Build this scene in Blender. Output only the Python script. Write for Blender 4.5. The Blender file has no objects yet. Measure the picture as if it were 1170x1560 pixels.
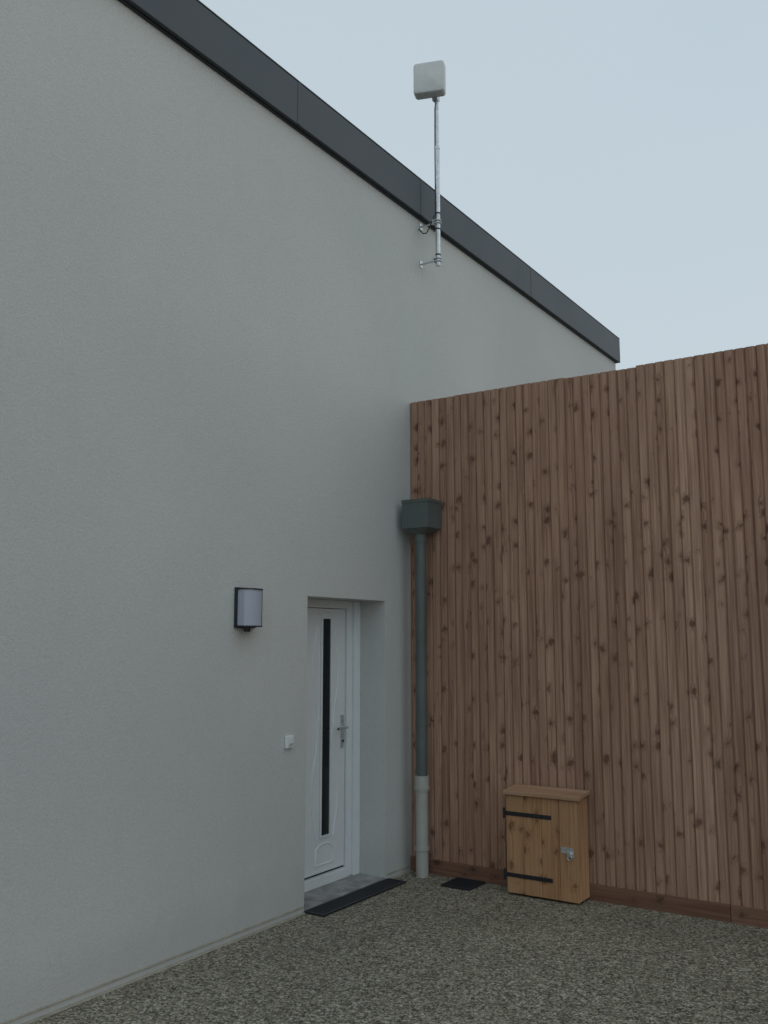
import bpy, bmesh, math, random
from mathutils import Vector, Matrix
random.seed(11)
sc = bpy.context.scene
R = math.radians

# ------------------------------------------------------------------ node helpers
def new_mat(name):
    m = bpy.data.materials.new(name); m.use_nodes = True
    nt = m.node_tree; nt.nodes.clear()
    out = nt.nodes.new('ShaderNodeOutputMaterial')
    b = nt.nodes.new('ShaderNodeBsdfPrincipled')
    nt.links.new(b.outputs[0], out.inputs[0])
    return m, nt, b
def N(nt, t, **kw):
    n = nt.nodes.new(t)
    for k, v in kw.items():
        if k.startswith('i_'): n.inputs[k[2:].replace('_', ' ')].default_value = v
        else: setattr(n, k, v)
    return n
def L(nt, a, b): nt.links.new(a, b)
def ramp(nt, fac, stops, interp='LINEAR'):
    r = nt.nodes.new('ShaderNodeValToRGB'); r.color_ramp.interpolation = interp
    cr = r.color_ramp
    while len(cr.elements) < len(stops): cr.elements.new(0.5)
    for e, (p, c) in zip(cr.elements, stops):
        e.position = p
        e.color = (c, c, c, 1) if isinstance(c, (int, float)) else (*c, 1)
    L(nt, fac, r.inputs[0]); return r.outputs[0]
def mix(nt, a, b, fac, mode='MIX'):
    n = nt.nodes.new('ShaderNodeMix'); n.data_type = 'RGBA'; n.blend_type = mode
    def put(s, v):
        if hasattr(v, 'is_output'): L(nt, v, s)
        elif isinstance(v, (int, float)): s.default_value = v
        else: s.default_value = (*v, 1)
    put(n.inputs[0], fac); put(n.inputs[6], a); put(n.inputs[7], b)
    return n.outputs[2]
def math_(nt, op, a, b=None, c=None):
    n = nt.nodes.new('ShaderNodeMath'); n.operation = op
    for i, v in enumerate((a, b, c)):
        if v is None: continue
        if hasattr(v, 'is_output'): L(nt, v, n.inputs[i])
        else: n.inputs[i].default_value = v
    return n.outputs[0]
def coords(nt, scale=(1, 1, 1), kind='Object'):
    tc = nt.nodes.new('ShaderNodeTexCoord'); mp = nt.nodes.new('ShaderNodeMapping')
    mp.inputs['Scale'].default_value = scale
    L(nt, tc.outputs[kind], mp.inputs[0]); return mp.outputs[0]
def noise(nt, vec, scale, detail=4, rough=0.55):
    n = N(nt, 'ShaderNodeTexNoise'); n.inputs['Scale'].default_value = scale
    n.inputs['Detail'].default_value = detail; n.inputs['Roughness'].default_value = rough
    L(nt, vec, n.inputs['Vector']); return n.outputs['Fac']
def bump(nt, bs, h, strength=0.3, dist=0.01):
    n = N(nt, 'ShaderNodeBump'); n.inputs['Strength'].default_value = strength
    n.inputs['Distance'].default_value = dist
    L(nt, h, n.inputs['Height']); L(nt, n.outputs[0], bs.inputs['Normal']); return n

def simple(name, col, rough=0.5, metal=0.0, var=0.15, nscale=12, bstr=0.0, spec=None):
    m, nt, b = new_mat(name)
    v = coords(nt)
    f = noise(nt, v, nscale, 5)
    dark = tuple(c * (1 - var) for c in col); lite = tuple(min(1, c * (1 + var)) for c in col)
    L(nt, ramp(nt, f, [(0.3, dark), (0.7, lite)]), b.inputs['Base Color'])
    b.inputs['Metallic'].default_value = metal
    L(nt, math_(nt, 'MULTIPLY_ADD', f, 0.2, rough - 0.1), b.inputs['Roughness'])
    if spec is not None: b.inputs['Specular IOR Level'].default_value = spec
    if bstr: bump(nt, b, noise(nt, v, nscale * 12, 3), bstr, 0.004)
    return m

# stucco
def stucco():
    m, nt, b = new_mat('stucco_render')
    v = coords(nt)
    big = noise(nt, v, 0.55, 4, 0.5)
    mid = noise(nt, coords(nt, (1, 2.2, 0.7)), 2.2, 5, 0.6)
    base = ramp(nt, big, [(0.3, (0.595, 0.605, 0.590)), (0.7, (0.665, 0.670, 0.640))])
    c = mix(nt, base, (0.53, 0.545, 0.53), ramp(nt, mid, [(0.55, 0.0), (0.9, 0.25)]))
    fine = noise(nt, v, 150, 3, 0.6)
    c = mix(nt, c, ramp(nt, fine, [(0.3, 0.85), (0.7, 1.0)]), 1.0, 'MULTIPLY')
    # splash dirt close to the ground
    sep = N(nt, 'ShaderNodeSeparateXYZ'); L(nt, v, sep.inputs[0])
    z = math_(nt, 'ADD', sep.outputs[2], math_(nt, 'MULTIPLY', mid, -0.25))
    d = ramp(nt, z, [(0.0, 0.18), (0.2, 0.0)])
    c = mix(nt, c, (0.36, 0.35, 0.31), d)
    L(nt, c, b.inputs['Base Color']); b.inputs['Roughness'].default_value = 0.92
    b.inputs['Specular IOR Level'].default_value = 0.2
    h = math_(nt, 'ADD', fine, math_(nt, 'MULTIPLY', noise(nt, v, 60, 3), 0.8))
    bump(nt, b, h, 0.5, 0.005)
    return m

def wood(name, cA, cB, cK, knots=1.0, weather=0.4, horiz=False):
    """boards along Z (or X when horiz); attribute 'rnd' holds a random number per board"""
    m, nt, b = new_mat(name)
    at = N(nt, 'ShaderNodeAttribute'); at.attribute_name = 'rnd'
    rnd = at.outputs['Fac']
    tc = N(nt, 'ShaderNodeTexCoord'); sep = N(nt, 'ShaderNodeSeparateXYZ'); L(nt, tc.outputs['Object'], sep.inputs[0])
    ox, oy, oz = sep.outputs[0], sep.outputs[1], sep.outputs[2]
    if horiz: ox, oz = oz, ox
    off = math_(nt, 'MULTIPLY', rnd, 37.0)
    zz = math_(nt, 'ADD', oz, off)
    # wobble so that knots are irregular
    wob = noise(nt, coords(nt), 28, 2)
    kc = N(nt, 'ShaderNodeCombineXYZ')
    L(nt, math_(nt, 'MULTIPLY_ADD', ox, 8.0, math_(nt, 'MULTIPLY', wob, 0.45)), kc.inputs[0])
    L(nt, math_(nt, 'MULTIPLY_ADD', zz, 6.2, math_(nt, 'MULTIPLY', wob, 0.45)), kc.inputs[1])
    vor = N(nt, 'ShaderNodeTexVoronoi'); vor.inputs['Scale'].default_value = 1.0; vor.voronoi_dimensions = '2D'
    L(nt, kc.outputs[0], vor.inputs['Vector'])
    sc_ = N(nt, 'ShaderNodeSeparateColor'); L(nt, vor.outputs['Color'], sc_.inputs[0])
    size = math_(nt, 'MULTIPLY_ADD', math_(nt, 'POWER', sc_.outputs[0], 1.6), 0.16, -0.045)
    kd = math_(nt, 'SUBTRACT', vor.outputs['Distance'], size)
    kn = ramp(nt, kd, [(0.0, 1.0), (0.08, 0.0)])
    halo = ramp(nt, kd, [(0.0, 0.8), (0.28, 0.0)])
    halo = math_(nt, 'MULTIPLY', halo, ramp(nt, sc_.outputs[0], [(0.2, 0.0), (0.6, 1.0)]))
    # grain
    gc = N(nt, 'ShaderNodeCombineXYZ')
    L(nt, math_(nt, 'ADD', math_(nt, 'MULTIPLY', ox, 75.0), math_(nt, 'MULTIPLY', halo, 2.0)), gc.inputs[0])
    L(nt, math_(nt, 'MULTIPLY', oy, 55.0), gc.inputs[1])
    L(nt, math_(nt, 'MULTIPLY', zz, 1.6), gc.inputs[2])
    g = noise(nt, gc.outputs[0], 1.0, 5, 0.62)
    gc2 = N(nt, 'ShaderNodeCombineXYZ')
    L(nt, math_(nt, 'MULTIPLY', ox, 8.0), gc2.inputs[0]); L(nt, math_(nt, 'MULTIPLY', zz, 0.8), gc2.inputs[2])
    g2 = noise(nt, gc2.outputs[0], 1.0, 3)
    t = math_(nt, 'ADD', math_(nt, 'MULTIPLY', g, 0.65), math_(nt, 'MULTIPLY', g2, 0.35))
    c = mix(nt, cA, cB, ramp(nt, t, [(0.38, 0.0), (0.62, 1.0)]))
    c = mix(nt, c, ramp(nt, rnd, [(0, (0.84, 0.80, 0.79)), (0.35, (0.93, 0.91, 0.90)), (0.7, (1.0, 1.0, 1.0)), (1, (1.15, 1.18, 1.20))]), 1.0, 'MULTIPLY')
    if knots:
        c = mix(nt, c, cK, math_(nt, 'MULTIPLY', halo, 0.62 * knots))
        c = mix(nt, c, tuple(x * 0.55 for x in cK), math_(nt, 'MULTIPLY', kn, 0.62 * knots))
    w = noise(nt, coords(nt, (1.2, 1, 0.5)), 1.1, 4)
    c = mix(nt, c, (0.25, 0.175, 0.14), math_(nt, 'MULTIPLY', ramp(nt, w, [(0.42, 0), (0.7, 1)]), weather))
    L(nt, c, b.inputs['Base Color']); b.inputs['Roughness'].default_value = 0.8
    b.inputs['Specular IOR Level'].default_value = 0.25
    bump(nt, b, g, 0.3, 0.003)
    return m

def aggregate():
    m, nt, b = new_mat('exposed_aggregate')
    v = coords(nt)
    vor = N(nt, 'ShaderNodeTexVoronoi'); vor.inputs['Scale'].default_value = 58; L(nt, v, vor.inputs['Vector'])
    s = N(nt, 'ShaderNodeSeparateColor'); L(nt, vor.outputs['Color'], s.inputs[0])
    vor2 = N(nt, 'ShaderNodeTexVoronoi'); vor2.inputs['Scale'].default_value = 115; L(nt, v, vor2.inputs['Vector'])
    s2 = N(nt, 'ShaderNodeSeparateColor'); L(nt, vor2.outputs['Color'], s2.inputs[0])
    st = [(0.0, (0.065, 0.06, 0.05)), (0.2, (0.14, 0.125, 0.092)), (0.42, (0.29, 0.255, 0.18)), (0.62, (0.39, 0.35, 0.26)), (0.85, (0.49, 0.45, 0.355)), (1.0, (0.60, 0.57, 0.48))]
    c1 = ramp(nt, s.outputs[0], st); c2 = ramp(nt, s2.outputs[1], st)
    pick = ramp(nt, noise(nt, v, 45, 2), [(0.45, 0), (0.55, 1)])
    c = mix(nt, c1, c2, pick)
    d = mix(nt, ramp(nt, vor.outputs['Distance'], [(0.4, 1.0), (0.8, 0.4)]), ramp(nt, vor2.outputs['Distance'], [(0.4, 1.0), (0.8, 0.4)]), pick)
    c = mix(nt, c, d, 1.0, 'MULTIPLY')
    big = noise(nt, v, 0.7, 5)
    c = mix(nt, c, ramp(nt, big, [(0.3, 0.80), (0.7, 1.12)]), 1.0, 'MULTIPLY')
    L(nt, c, b.inputs['Base Color']); b.inputs['Roughness'].default_value = 0.75
    bump(nt, b, d, 0.6, 0.007)
    return m

M_st = stucco()
M_agg = aggregate()
M_fence = wood('larch_cladding', (0.285, 0.158, 0.105), (0.56, 0.350, 0.245), (0.15, 0.070, 0.042), weather=0.3)
M_cab = wood('cabinet_wood', (0.36, 0.185, 0.088), (0.57, 0.33, 0.175), (0.20, 0.09, 0.04), weather=0.15, knots=0.9)
M_lid = wood('lid_wood', (0.36, 0.205, 0.12), (0.52, 0.325, 0.21), (0.22, 0.10, 0.05), weather=0.2, knots=0.5, horiz=True)
M_plinth = wood('plinth_board', (0.15, 0.075, 0.048), (0.27, 0.145, 0.095), (0.09, 0.05, 0.03), weather=0.15, horiz=True)
M_fascia = simple('anthracite_metal', (0.052, 0.065, 0.078), 0.5, 0.0, 0.10, 1.5)
M_dark = simple('dark_metal', (0.022, 0.025, 0.032), 0.45, 0.0, 0.2, 8)
M_zinc = simple('grey_zinc', (0.110, 0.130, 0.125), 0.5, 0.0, 0.15, 4)
M_pvcg = simple('light_grey_pvc', (0.42, 0.42, 0.38), 0.45, 0, 0.08, 6)
M_galv = simple('galvanised_steel', (0.62, 0.64, 0.66), 0.35, 0.85, 0.2, 30)
M_white = simple('white_pvc', (0.76, 0.79, 0.80), 0.35, 0, 0.03, 5)
M_radome = simple('radome_plastic', (0.70, 0.70, 0.68), 0.5, 0, 0.06, 14)
M_opal = simple('opal_diffuser', (0.46, 0.49, 0.57), 0.4, 0, 0.03, 6)
M_conc = simple('concrete', (0.30, 0.30, 0.29), 0.9, 0, 0.35, 9, 0.4)
M_mortar = simple('mortar_strip', (0.40, 0.37, 0.30), 0.95, 0, 0.2, 14, 0.5)
M_roof = simple('roof_membrane', (0.12, 0.12, 0.12), 0.9, 0, 0.2, 3, 0.3)
M_black = simple('black_plastic', (0.015, 0.015, 0.018), 0.5, 0, 0.2, 9)
def glass():
    m, nt, b = new_mat('dark_glass')
    b.inputs['Base Color'].default_value = (0.012, 0.022, 0.026, 1)
    f = noise(nt, coords(nt), 3, 2)
    L(nt, math_(nt, 'MULTIPLY_ADD', f, 0.1, 0.05), b.inputs['Roughness'])
    return m
M_glass = glass()

# ------------------------------------------------------------------ mesh helpers
def empty(name):
    e = bpy.data.objects.new(name, None); sc.collection.objects.link(e); return e
def add(name, bm, mat, parent=None, smooth=False, bevel=0, seg=2):
    me = bpy.data.meshes.new(name)
    bmesh.ops.recalc_face_normals(bm, faces=bm.faces)
    bm.to_mesh(me); bm.free()
    if mat: me.materials.append(mat)
    if smooth:
        for p in me.polygons: p.use_smooth = True
    o = bpy.data.objects.new(name, me); sc.collection.objects.link(o)
    if parent: o.parent = parent
    if bevel:
        md = o.modifiers.new('bevel', 'BEVEL'); md.width = bevel; md.segments = seg; md.limit_method = 'ANGLE'
    return o
def bbox(bm, a, b):
    x0, y0, z0 = a; x1, y1, z1 = b
    v = [bm.verts.new(p) for p in ((x0,y0,z0),(x1,y0,z0),(x1,y1,z0),(x0,y1,z0),(x0,y0,z1),(x1,y0,z1),(x1,y1,z1),(x0,y1,z1))]
    fs = []
    for f in ((0,3,2,1),(4,5,6,7),(0,1,5,4),(1,2,6,5),(2,3,7,6),(3,0,4,7)):
        fs.append(bm.faces.new([v[i] for i in f]))
    return v, fs
def box(name, a, b, mat, parent=None, bevel=0, seg=2):
    bm = bmesh.new(); bbox(bm, a, b); return add(name, bm, mat, parent, bevel=bevel, seg=seg)
def bcyl(bm, p1, p2, r, r2=None, n=24):
    p1 = Vector(p1); p2 = Vector(p2); d = p2 - p1
    M = Matrix.Translation((p1 + p2) / 2) @ d.to_track_quat('Z', 'Y').to_matrix().to_4x4()
    bmesh.ops.create_cone(bm, cap_ends=True, segments=n, radius1=r, radius2=r if r2 is None else r2, depth=d.length, matrix=M)
def cyl(name, p1, p2, r, mat, parent=None, r2=None, n=28):
    bm = bmesh.new(); bcyl(bm, p1, p2, r, r2, n)
    o = add(name, bm, mat, parent, smooth=True)
    md = o.modifiers.new('es', 'EDGE_SPLIT'); md.split_angle = R(40); return o
def tube(name, pts, r, mat, parent=None):
    cu = bpy.data.curves.new(name, 'CURVE'); cu.dimensions = '3D'; cu.bevel_depth = r; cu.bevel_resolution = 3
    sp = cu.splines.new('POLY'); sp.points.add(len(pts) - 1)
    for q, p in zip(sp.points, pts): q.co = (*p, 1)
    cu.materials.append(mat)
    o = bpy.data.objects.new(name, cu); sc.collection.objects.link(o)
    if parent: o.parent = parent
    return o

WX = -3.85      # wall face
FY = 6.20       # fence face
DY0, DY1, DZ = 4.88, 5.83, 2.04
RX = WX - 0.27  # recess plane

# ------------------------------------------------------------------ ground
bm = bmesh.new()
s = 150
v = [bm.verts.new(p) for p in ((-s,-s,0),(s,-s,0),(s,s,0),(-s,s,0))]; bm.faces.new(v)
add('ground', bm, M_agg)

# ------------------------------------------------------------------ house
house = empty('white_house')
Y0, Y1, ZT = -7.0, 11.30, 5.40
bm = bmesh.new()
def quad(pts): bm.faces.new([bm.verts.new(p) for p in pts])
quad([(WX,Y0,-.1),(WX,DY0,-.1),(WX,DY0,DZ),(WX,Y0,DZ)])
quad([(WX,DY1,-.1),(WX,Y1,-.1),(WX,Y1,DZ),(WX,DY1,DZ)])
quad([(WX,Y0,DZ),(WX,DY0,DZ),(WX,DY0,ZT),(WX,Y0,ZT)])
quad([(WX,DY0,DZ),(WX,DY1,DZ),(WX,DY1,ZT),(WX,DY0,ZT)])
quad([(WX,DY1,DZ),(WX,Y1,DZ),(WX,Y1,ZT),(WX,DY1,ZT)])
XB = -13
quad([(RX-.06,DY0,-.1),(WX,DY0,-.1),(WX,DY0,DZ),(RX-.06,DY0,DZ)])
quad([(RX-.06,DY1,-.1),(WX,DY1,-.1),(WX,DY1,DZ),(RX-.06,DY1,DZ)])
quad([(RX-.06,DY0,DZ),(WX,DY0,DZ),(WX,DY1,DZ),(RX-.06,DY1,DZ)])
quad([(WX,Y1,-.1),(XB,Y1,-.1),(XB,Y1,ZT),(WX,Y1,ZT)])
quad([(WX,Y0,-.1),(XB,Y0,-.1),(XB,Y0,ZT),(WX,Y0,ZT)])
quad([(XB,Y0,-.1),(XB,Y1,-.1),(XB,Y1,ZT),(XB,Y0,ZT)])
bmesh.ops.remove_doubles(bm, verts=bm.verts, dist=1e-4)
add('walls', bm, M_st, house)
box('room_behind_door', (RX-.5, DY0-.02, -.05), (RX-.09, DY1+.02, DZ+.02), M_dark, house)
box('roof', (XB+.1, Y0+.1, 5.41), (WX-.1, Y1-.1, 5.50), M_roof, house)
# fascia segments
FB, FT, FX = 5.335, 5.66, WX + 0.05
seams = [Y0-.05, -3.35, -1.35, 0.65, 2.65, 4.66, 6.33, 8.58, Y1+.05]
for a, b_ in zip(seams[:-1], seams[1:]):
    box('fascia', (WX+.004, a+.001, FB), (FX, b_-.001, FT-.006), M_fascia, house, 0.003)
    box('coping', (WX-.35, a+.001, FT-.004), (FX+.003, b_-.001, FT+.006), M_fascia, house, 0.003)
for y in seams[1:-1]:
    box('fascia_joint', (FX-.003, y-.02, FB+.004), (FX+.002, y+.02, FT-.006), M_fascia, house)
box('fascia_end', (XB, Y1+.004, FB), (WX, Y1+.05, FT-.006), M_fascia, house)
box('coping_end', (XB, Y1-.25, FT-.003), (WX-.352, Y1+.062, FT+.006), M_fascia, house)
box('fascia_drip', (WX+.002, Y0, FB-.012), (WX+.02, Y1, FB-.001), M_dark, house)
# base strips
for a, b_ in ((Y0, DY0-.01), (DY1+.03, FY)):
    box('base_profile', (WX+.001, a, .035), (WX+.008, b_, .044), M_mortar, house, .002)
    box('mortar_joint', (WX+.001, a, -.02), (WX+.022, b_, .006), M_mortar, house, .002)
# door
box('threshold', (RX-.06, DY0+.001, -.03), (WX+.004, DY1-.001, .022), M_conc, house, .004)
f0, f1 = DY0+.001, DY1-.001
box('frame_hinge_side', (RX-.055, f0, .022), (RX+.03, f0+.06, DZ-.001), M_white, house, .004)
box('frame_lock_side', (RX-.055, f1-.14, .022), (RX+.02, f1, DZ-.001), M_white, house, .004)
box('frame_lock_rebate', (RX+.0205, f1-.075, .022), (RX+.045, f1, DZ-.001), M_white, house, .004)
box('frame_head', (RX-.055, f0+.061, DZ-.06), (RX+.03, f1-.141, DZ-.001), M_white, house, .004)
box('sill', (RX-.055, f0+.061, .023), (RX+.035, f1-.141, .092), M_white, house, .004)
box('sill_seal', (RX-.055, f0+.061, .0925), (RX-.004, f1-.141, .104), M_black, house)
d0, d1 = f0+.064, f1-.146
DX = RX+.005
box('door_leaf', (RX-.05, d0, .105), (DX, d1, DZ-.064), M_white, house, .004)
gc = 5.44
box('glass_strip', (DX+.001, gc-.048, .36), (DX+.004, gc+.048, 1.90), M_glass, house)
for n_, a, b_ in (('glass_bead', (gc-.066,.345), (gc-.048,1.915)), ('glass_bead', (gc+.048,.345), (gc+.066,1.915)),
                  ('glass_bead', (gc-.048,1.90), (gc+.048,1.915)), ('glass_bead', (gc-.048,.345), (gc+.048,.36))):
    box(n_, (DX+.0005, a[0], a[1]), (DX+.013, b_[0], b_[1]), M_white, house, .003)
# embossed mouldings (shallow)
for sgn in (-1, 1):
    pts = []
    for i in range(61):
        z = .34 + i/60*1.5
        w = .125 - .035*math.cos((z-1.09)/1.5*3.4*math.pi)
        pts.append((DX-.001, gc+sgn*w, z))
    tube('door_moulding', pts, .009, M_white, house)
tube('door_panel_moulding', [(DX-.002, gc-.10,.16),(DX-.002, gc+.10,.16),(DX-.002, gc+.10,.27),(DX-.002, gc+.04,.30),(DX-.002, gc-.04,.30),(DX-.002, gc-.10,.27),(DX-.002, gc-.10,.16)], .008, M_white, house)
tube('door_rose', [(DX-.002, gc+.08*math.cos(t), 1.925+.03*math.sin(t)) for t in [i/10*math.pi for i in range(11)]], .008, M_white, house)
hy = d1-.038
box('handle_plate', (DX, hy-.018, .95), (DX+.009, hy+.018, 1.19), M_galv, house, .004)
cyl('handle_stub', (DX+.008, hy, 1.10), (DX+.055, hy, 1.10), .010, M_galv, house)
tube('handle_lever', [(DX+.052, hy, 1.10), (DX+.056, hy-.03, 1.10), (DX+.052, hy-.115, 1.097)], .010, M_galv, house)
cyl('lock_cylinder', (DX+.008, hy, 1.0), (DX+.016, hy, 1.0), .009, M_dark, house)

# ------------------------------------------------------------------ fence
fence = empty('wooden_fence')
def cladding(name, x0, x1, y, mat, parent, pitch=.067):
    bm = bmesh.new(); lay = bm.faces.layers.float.new('rnd')
    x = x0; i = 0
    while x < x1:
        if i % 2 == 0:
            rn = random.random(); dy = random.uniform(-.0012, .0012); top = 3.67 + random.uniform(-.002, .002)
            if 1.25 < x - x0 < 1.75: top -= .010
        gl = .0015 if i % 2 else .004
        dep = .009 if i % 2 else .012
        prof = [(x+.0004, y+dep+dy), (x+gl, y+dep+dy), (x+gl+.006, y+dy), (x+pitch-.010, y+dy), (x+pitch-.003, y+dep+dy), (x+pitch-.0004, y+dep+dy), (x+pitch-.0004, y+.04), (x+.0004, y+.04)]
        lo = [bm.verts.new((a, b, .09)) for a, b in prof]; hi = [bm.verts.new((a, b, top)) for a, b in prof]
        n = len(prof)
        fs = [bm.faces.new(lo[::-1]), bm.faces.new(hi)]
        for k in range(n):
            fs.append(bm.faces.new((lo[k], lo[(k+1) % n], hi[(k+1) % n], hi[k])))
        rr = min(1, max(0, rn + random.uniform(-.08, .08)))
        for f in fs: f[lay] = rr
        x += pitch; i += 1
    return add(name, bm, mat, parent)
FX1 = 5.0
cladding('cladding_boards', WX+.002, FX1, FY, M_fence, fence)
def rboxes(name, boxes, mat, parent, bevel=.003):
    bm = bmesh.new(); lay = bm.faces.layers.float.new('rnd')
    for a, b_ in boxes:
        _, fs = bbox(bm, a, b_); r = random.random()
        for f in fs: f[lay] = r
    return add(name, bm, mat, parent, bevel=bevel)
rboxes('plinth_board', [((WX+.002, FY-.02, -.02), (-1.5, FY+.01, .105)), ((-1.497, FY-.02, -.02), (1.5, FY+.01, .105)), ((1.503, FY-.02, -.02), (FX1, FY+.01, .105))], M_plinth, fence)
rboxes('back_rails', [((WX+.002, FY+.043, z), (FX1, FY+.09, z+.1)) for z in (.4, 1.9, 3.3)], M_plinth, fence)
rboxes('posts', [((x, FY+.092, -.1), (x+.1, FY+.19, 3.6)) for x in (-3.8, -1.9, 0, 1.9, 3.8)], M_plinth, fence)

# ------------------------------------------------------------------ downpipe
dp = empty('downpipe')
px, py = -3.685, 6.085
hx0, hx1, hy0, hy1 = -3.79, -3.555, 5.98, 6.185
bm = bmesh.new()
lo = [bm.verts.new(p) for p in ((hx0,hy0,2.605),(hx1,hy0,2.605),(hx1,hy1,2.605),(hx0,hy1,2.605))]
hi = [bm.verts.new(p) for p in ((hx0,hy0,2.825),(hx1,hy0,2.825),(hx1,hy1,2.825),(hx0,hy1,2.825))]
bm.faces.new(lo[::-1])
for k in range(4): bm.faces.new((lo[k], lo[(k+1)%4], hi[(k+1)%4], hi[k]))
lo = [bm.verts.new((px+sx*.05, py+sy*.05, 2.565)) for sx, sy in ((-1,-1),(1,-1),(1,1),(-1,1))]
up = [bm.verts.new(p) for p in ((hx0+.01,hy0+.01,2.604),(hx1-.01,hy0+.01,2.604),(hx1-.01,hy1-.01,2.604),(hx0+.01,hy1-.01,2.604))]
bm.faces.new(lo[::-1])
for k in range(4): bm.faces.new((lo[k], lo[(k+1)%4], up[(k+1)%4], up[k]))
o = add('hopper_head', bm, M_zinc, dp)
md = o.modifiers.new('s', 'SOLIDIFY'); md.thickness = .003
box('hopper_rim', (hx0-.004, hy0-.004, 2.805), (hx1+.004, hy0-.0005, 2.83), M_zinc, dp)
box('hopper_rim_side', (hx1+.0005, hy0-.0003, 2.805), (hx1+.004, hy1, 2.83), M_zinc, dp)
box('outlet_through_fence', (px-.06, hy1+.001, 2.68), (px+.06, FY+.05, 2.78), M_zinc, dp)
cyl('pipe', (px, py, .70), (px, py, 2.57), .042, M_zinc, dp)
cyl('pipe_collar', (px, py, 2.50), (px, py, 2.57), .048, M_zinc, dp)
cyl('pipe_clip', (px, py, 1.10), (px, py, 1.122), .047, M_zinc, dp)
cyl('clip_stem', (px, py+.04, 1.11), (px, FY+.01, 1.11), .006, M_galv, dp)
cyl('lower_pipe', (px, py, 0), (px, py, .64), .047, M_pvcg, dp)
cyl('lower_pipe_socket', (px, py, .62), (px, py, .73), .055, M_pvcg, dp)
cyl('socket_ring', (px, py, .635), (px, py, .655), .059, M_pvcg, dp)
cyl('lower_clip', (px, py, .19), (px, py, .215), .054, M_pvcg, dp)
box('lower_clip_bracket', (px-.062, py-.01, .19), (px-.05, py+.10, .213), M_pvcg, dp)

# ------------------------------------------------------------------ cabinet
cab = empty('wooden_meter_cabinet')
cx0, cx1, cy0, cy1 = -2.945, -2.415, 6.0, FY-.021
w = (cx1-cx0-.004)/4
rboxes('side_panels', [((cx0, cy0+.022, .02), (cx0+.022, cy1, .672)), ((cx1-.022, cy0+.022, .02), (cx1, cy1, .672))], M_cab, cab)
rboxes('door_boards', [((cx0+.001+i*w, cy0, .015), (cx0+.001+(i+1)*w-.0015, cy0+.021, .668)) for i in range(4)], M_cab, cab, .003)
rboxes('bottom_board', [((cx0+.023, cy0+.023, .02), (cx1-.023, cy1, .045))], M_cab, cab)
bm = bmesh.new(); lay = bm.faces.layers.float.new('rnd')
vs, fs = bbox(bm, (cx0-.012, cy0-.025, .674), (cx1+.02, cy1+.003, .70))
for v_ in vs:
    if v_.co.y > cy0+.05: v_.co.z += .02
for f in fs: f[lay] = .75
add('sloping_lid', bm, M_lid, cab, bevel=.003)
for z in (.545, .135):
    box('strap_hinge', (cx0-.012, cy0-.006, z-.014), (cx0+.34, cy0-.001, z+.014), M_black, cab, .002)
    cyl('hinge_knuckle', (cx0-.012, cy0-.006, z-.035), (cx0-.012, cy0-.006, z+.035), .009, M_black, cab)
    for k in range(3):
        cyl('hinge_bolt', (cx0+.06+k*.1, cy0-.006, z), (cx0+.06+k*.1, cy0-.010, z), .007, M_black, cab, n=12)
lx = cx1-.075
box('latch_plate', (lx-.05, cy0-.004, .325), (lx+.035, cy0-.0005, .365), M_galv, cab, .001)
box('latch_hasp', (lx-.005, cy0-.012, .30), (lx+.045, cy0-.005, .345), M_galv, cab, .003)
cyl('latch_knob', (lx+.02, cy0-.012, .325), (lx+.02, cy0-.03, .325), .010, M_galv, cab)
tube('latch_ring', [(lx+.02+.016*math.cos(t), cy0-.026, .305+.016*math.sin(t)) for t in [i/12*2*math.pi for i in range(13)]], .003, M_galv, cab)

# ------------------------------------------------------------------ drain grates
def grate(name, x0, x1, y0, y1, along_y=True):
    e = empty(name)
    box('channel', (x0, y0, .0035), (x1, y1, .006), M_black, e)
    box('frame_a', (x0, y0, .0065), (x0+.012, y1, .014), M_dark, e); box('frame_b', (x1-.012, y0, .0065), (x1, y1, .014), M_dark, e)
    box('frame_c', (x0+.0125, y0, .0065), (x1-.0125, y0+.012, .014), M_dark, e); box('frame_d', (x0+.0125, y1-.012, .0065), (x1-.0125, y1, .014), M_dark, e)
    bm = bmesh.new(); y = y0+.022
    while y < y1-.02:
        bbox(bm, (x0+.0125, y, .0065), (x1-.0125, y+.008, .0125)); y += .019
    add('slats', bm, M_dark, e)
grate('drain_grate', WX+.008, WX+.165, DY0-.01, DY1+.03)
grate('drain_grate.001', -3.43, -3.20, 5.92, 6.16)

# ------------------------------------------------------------------ wall lamp
lamp = empty('wall_lamp')
ly0, ly1, lz0, lz1 = 4.165, 4.335, 1.825, 2.06
box('back_plate', (WX+.001, ly0-.006, lz0-.006), (WX+.018, ly1+.006, lz1+.006), M_dark, lamp, .002)
bm = bmesh.new(); prof = []
for i in range(13):
    t = i/12; y = ly0+.006+(ly1-ly0-.012)*t
    prof.append((WX+.072+.030*math.sin(math.pi*t)**.6 if 0 < t < 1 else WX+.072, y))
prof = [(WX+.019, ly0+.006)] + prof + [(WX+.019, ly1-.006)]
lo = [bm.verts.new((a, b, lz0+.008)) for a, b in prof]; hi = [bm.verts.new((a, b, lz1-.008)) for a, b in prof]
for k in range(len(prof)): bm.faces.new((lo[k], lo[(k+1)%len(prof)], hi[(k+1)%len(prof)], hi[k]))
bm.faces.new(lo[::-1]); bm.faces.new(hi)
add('diffuser', bm, M_opal, lamp)
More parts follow.
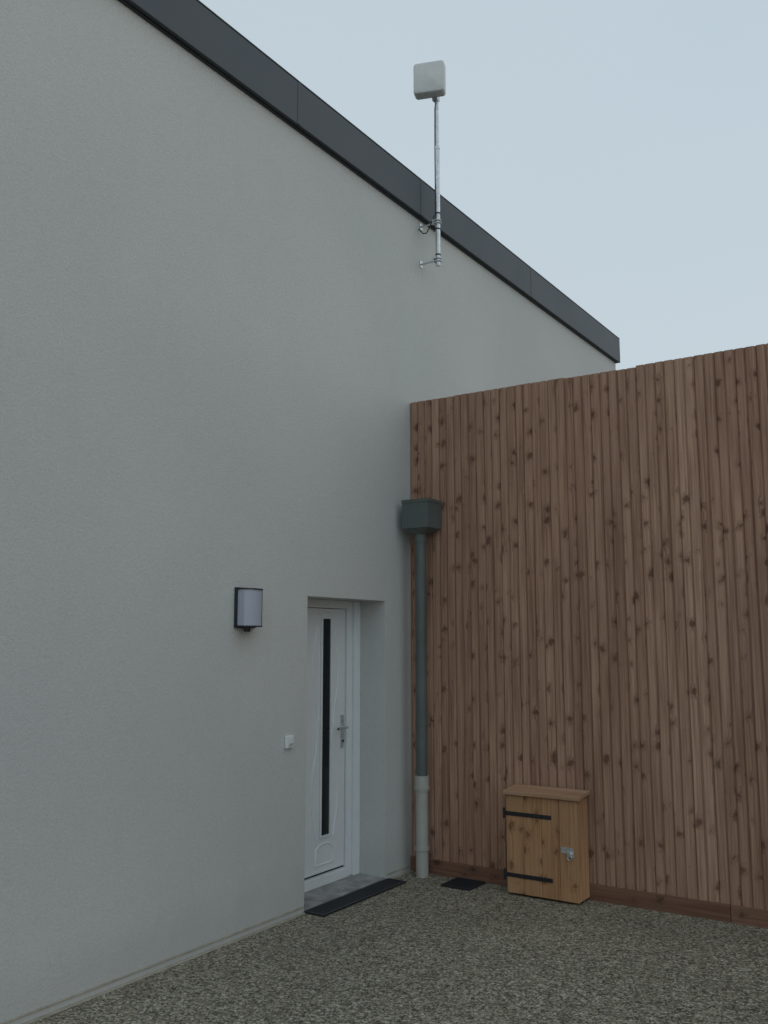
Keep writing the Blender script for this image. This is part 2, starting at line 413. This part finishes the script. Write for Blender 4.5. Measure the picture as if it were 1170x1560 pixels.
for z in (lz0, lz1-.008):
    bm = bmesh.new(); p2 = [(WX+.019, ly0)] + [(a+.006, b) for a, b in prof[1:-1]] + [(WX+.019, ly1)]
    p2[1] = (p2[1][0], ly0); p2[-2] = (p2[-2][0], ly1)
    lo = [bm.verts.new((a, b, z)) for a, b in p2]; hi = [bm.verts.new((a, b, z+.0075)) for a, b in p2]
    for k in range(len(p2)): bm.faces.new((lo[k], lo[(k+1)%len(p2)], hi[(k+1)%len(p2)], hi[k]))
    bm.faces.new(lo[::-1]); bm.faces.new(hi)
    add('cap', bm, M_dark, lamp)
box('frame_bar', (WX+.060, ly1-.004, lz0+.008), (WX+.072, ly1+.002, lz1-.008), M_dark, lamp)
cyl('sensor', (WX+.045, 4.23, lz0-.03), (WX+.045, 4.23, lz0-.001), .018, M_dark, lamp, r2=.024)

# ------------------------------------------------------------------ doorbell
db = empty('doorbell')
box('housing', (WX+.001, 4.655, 1.055), (WX+.022, 4.73, 1.135), M_white, db, .006, 3)
box('rocker', (WX+.0225, 4.668, 1.068), (WX+.028, 4.717, 1.122), M_white, db, .004, 3)
box('label', (WX+.0285, 4.675, 1.074), (WX+.0292, 4.71, 1.086), M_pvcg, db)

# ------------------------------------------------------------------ antenna
an = empty('roof_antenna')
ax, ay = -3.68, 6.39
cyl('mast_lower', (ax, ay, 4.88), (ax, ay, 5.95), .021, M_galv, an)
cyl('mast_upper', (ax, ay, 5.93), (ax, ay, 6.43), .017, M_galv, an)
cyl('mast_joint', (ax, ay, 5.93), (ax, ay, 5.955), .0235, M_galv, an)
for z in (4.93, 5.27):
    box('bracket_plate', (WX+.001, ay-.022, z-.030), (WX+.006, ay+.022, z+.030), M_galv, an, .001)
    cyl('bracket_arm', (WX+.006, ay, z), (ax-.022, ay, z), .0085, M_galv, an)
    for dz in (-.012, .012):
        tube('u_bolt', [(ax-.03, ay-.027, z+dz)]+[(ax+.027*math.sin(t), ay-.027*math.cos(t), z+dz) for t in [i/10*math.pi for i in range(11)]]+[(ax-.03, ay+.027, z+dz)], .005, M_galv, an)
    box('clamp', (ax-.034, ay-.04, z-.02), (ax-.024, ay+.04, z+.02), M_galv, an, .002)
for z in (4.97, 5.20, 5.34):
    cyl('cable_tie', (ax, ay, z), (ax, ay, z+.012), .0235, M_black, an)
tube('cable', [(ax-.02, ay-.02, 5.33), (ax-.05, ay-.05, 5.22), (ax-.08, ay-.055, 5.17), (ax-.12, ay-.05, 5.18), (WX+.01, ay-.05, 5.23)], .005, M_black, an)
tube('mast_cable', [(ax-.012, ay-.02, 5.33), (ax-.01, ay-.021, 5.6), (ax-.012, ay-.019, 5.9), (ax-.01, ay-.018, 6.3), (ax, ay-.01, 6.42)], .004, M_black, an)
bm = bmesh.new()
W, H, D = .27, .285, .11
def rrect(w, h, r, n=6):
    p = []
    for cx_, cz_, a0 in ((w/2-r, h/2-r, 0), (-w/2+r, h/2-r, 90), (-w/2+r, -h/2+r, 180), (w/2-r, -h/2+r, 270)):
        for i in range(n+1):
            a = R(a0+90*i/n); p.append((cx_+r*math.cos(a), cz_+r*math.sin(a)))
    return p
rings = []
for (dd, s_) in ((-.5, .93), (-.47, .965), (-.40, .99), (-.25, 1.0), (.25, 1.0), (.42, .97), (.5, .90)):
    rings.append([bm.verts.new((x_, dd*D, z_)) for x_, z_ in rrect(W*s_, H*s_, .024)])
for a, b_ in zip(rings[:-1], rings[1:]):
    n = len(a)
    for k in range(n): bm.faces.new((a[k], a[(k+1)%n], b_[(k+1)%n], b_[k]))
bm.faces.new(rings[0]); bm.faces.new(rings[-1][::-1])
ra = add('panel_radome', bm, M_radome, an, smooth=True)
md = ra.modifiers.new('es', 'EDGE_SPLIT'); md.split_angle = R(50)
ra.location = (ax-.025, ay-.075, 6.545); ra.rotation_euler = (0, 0, R(19))
o = box('radome_mount', (ax-.03, ay-.03, 6.38), (ax+.02, ay+.02, 6.46), M_galv, an, .003)

# ------------------------------------------------------------------ world / light
w = bpy.data.worlds.new('World'); sc.world = w; w.use_nodes = True
nt = w.node_tree; nt.nodes.clear()
out = nt.nodes.new('ShaderNodeOutputWorld')
sky = nt.nodes.new('ShaderNodeTexSky'); sky.sky_type = 'NISHITA'; sky.sun_disc = False
sky.sun_elevation = R(25); sky.sun_rotation = R(60); sky.dust_density = 3
b1 = nt.nodes.new('ShaderNodeBackground'); b1.inputs[1].default_value = 0.010
nt.links.new(sky.outputs[0], b1.inputs[0])
tc = nt.nodes.new('ShaderNodeTexCoord'); sp = nt.nodes.new('ShaderNodeSeparateXYZ'); nt.links.new(tc.outputs['Generated'], sp.inputs[0])
cl = noise(nt, tc.outputs['Generated'], 1.3, 4, 0.5)
g = math_(nt, 'ADD', sp.outputs[2], math_(nt, 'MULTIPLY_ADD', cl, 0.6, -0.3))
c = ramp(nt, g, [(0.0, (0.43, 0.495, 0.53)), (0.30, (0.56, 0.64, 0.69)), (0.75, (0.505, 0.605, 0.67))])
b2 = nt.nodes.new('ShaderNodeBackground'); b2.inputs[1].default_value = 0.97
nt.links.new(c, b2.inputs[0])
ad = nt.nodes.new('ShaderNodeAddShader'); nt.links.new(b1.outputs[0], ad.inputs[0]); nt.links.new(b2.outputs[0], ad.inputs[1])
nt.links.new(ad.outputs[0], out.inputs[0])
sl = bpy.data.lights.new('sun', 'SUN'); sl.energy = 0.06; sl.angle = R(50); sl.color = (1, .98, .95)
so = bpy.data.objects.new('sun', sl); sc.collection.objects.link(so)
so.rotation_euler = Vector((-0.45, 0.35, -1.0)).to_track_quat('-Z', 'Y').to_euler()

# ------------------------------------------------------------------ camera
cd = bpy.data.cameras.new('camera'); cam = bpy.data.objects.new('camera', cd); sc.collection.objects.link(cam)
cd.sensor_fit = 'VERTICAL'; cd.sensor_height = 36; cd.lens = 36*1390/1560; cd.clip_end = 1000
cam.location = (0, 0, 1.75); cam.rotation_euler = (R(97.94), 0, R(33.5))
sc.camera = cam
sc.view_settings.view_transform = 'Standard'; sc.view_settings.look = 'None'; sc.view_settings.exposure = 0
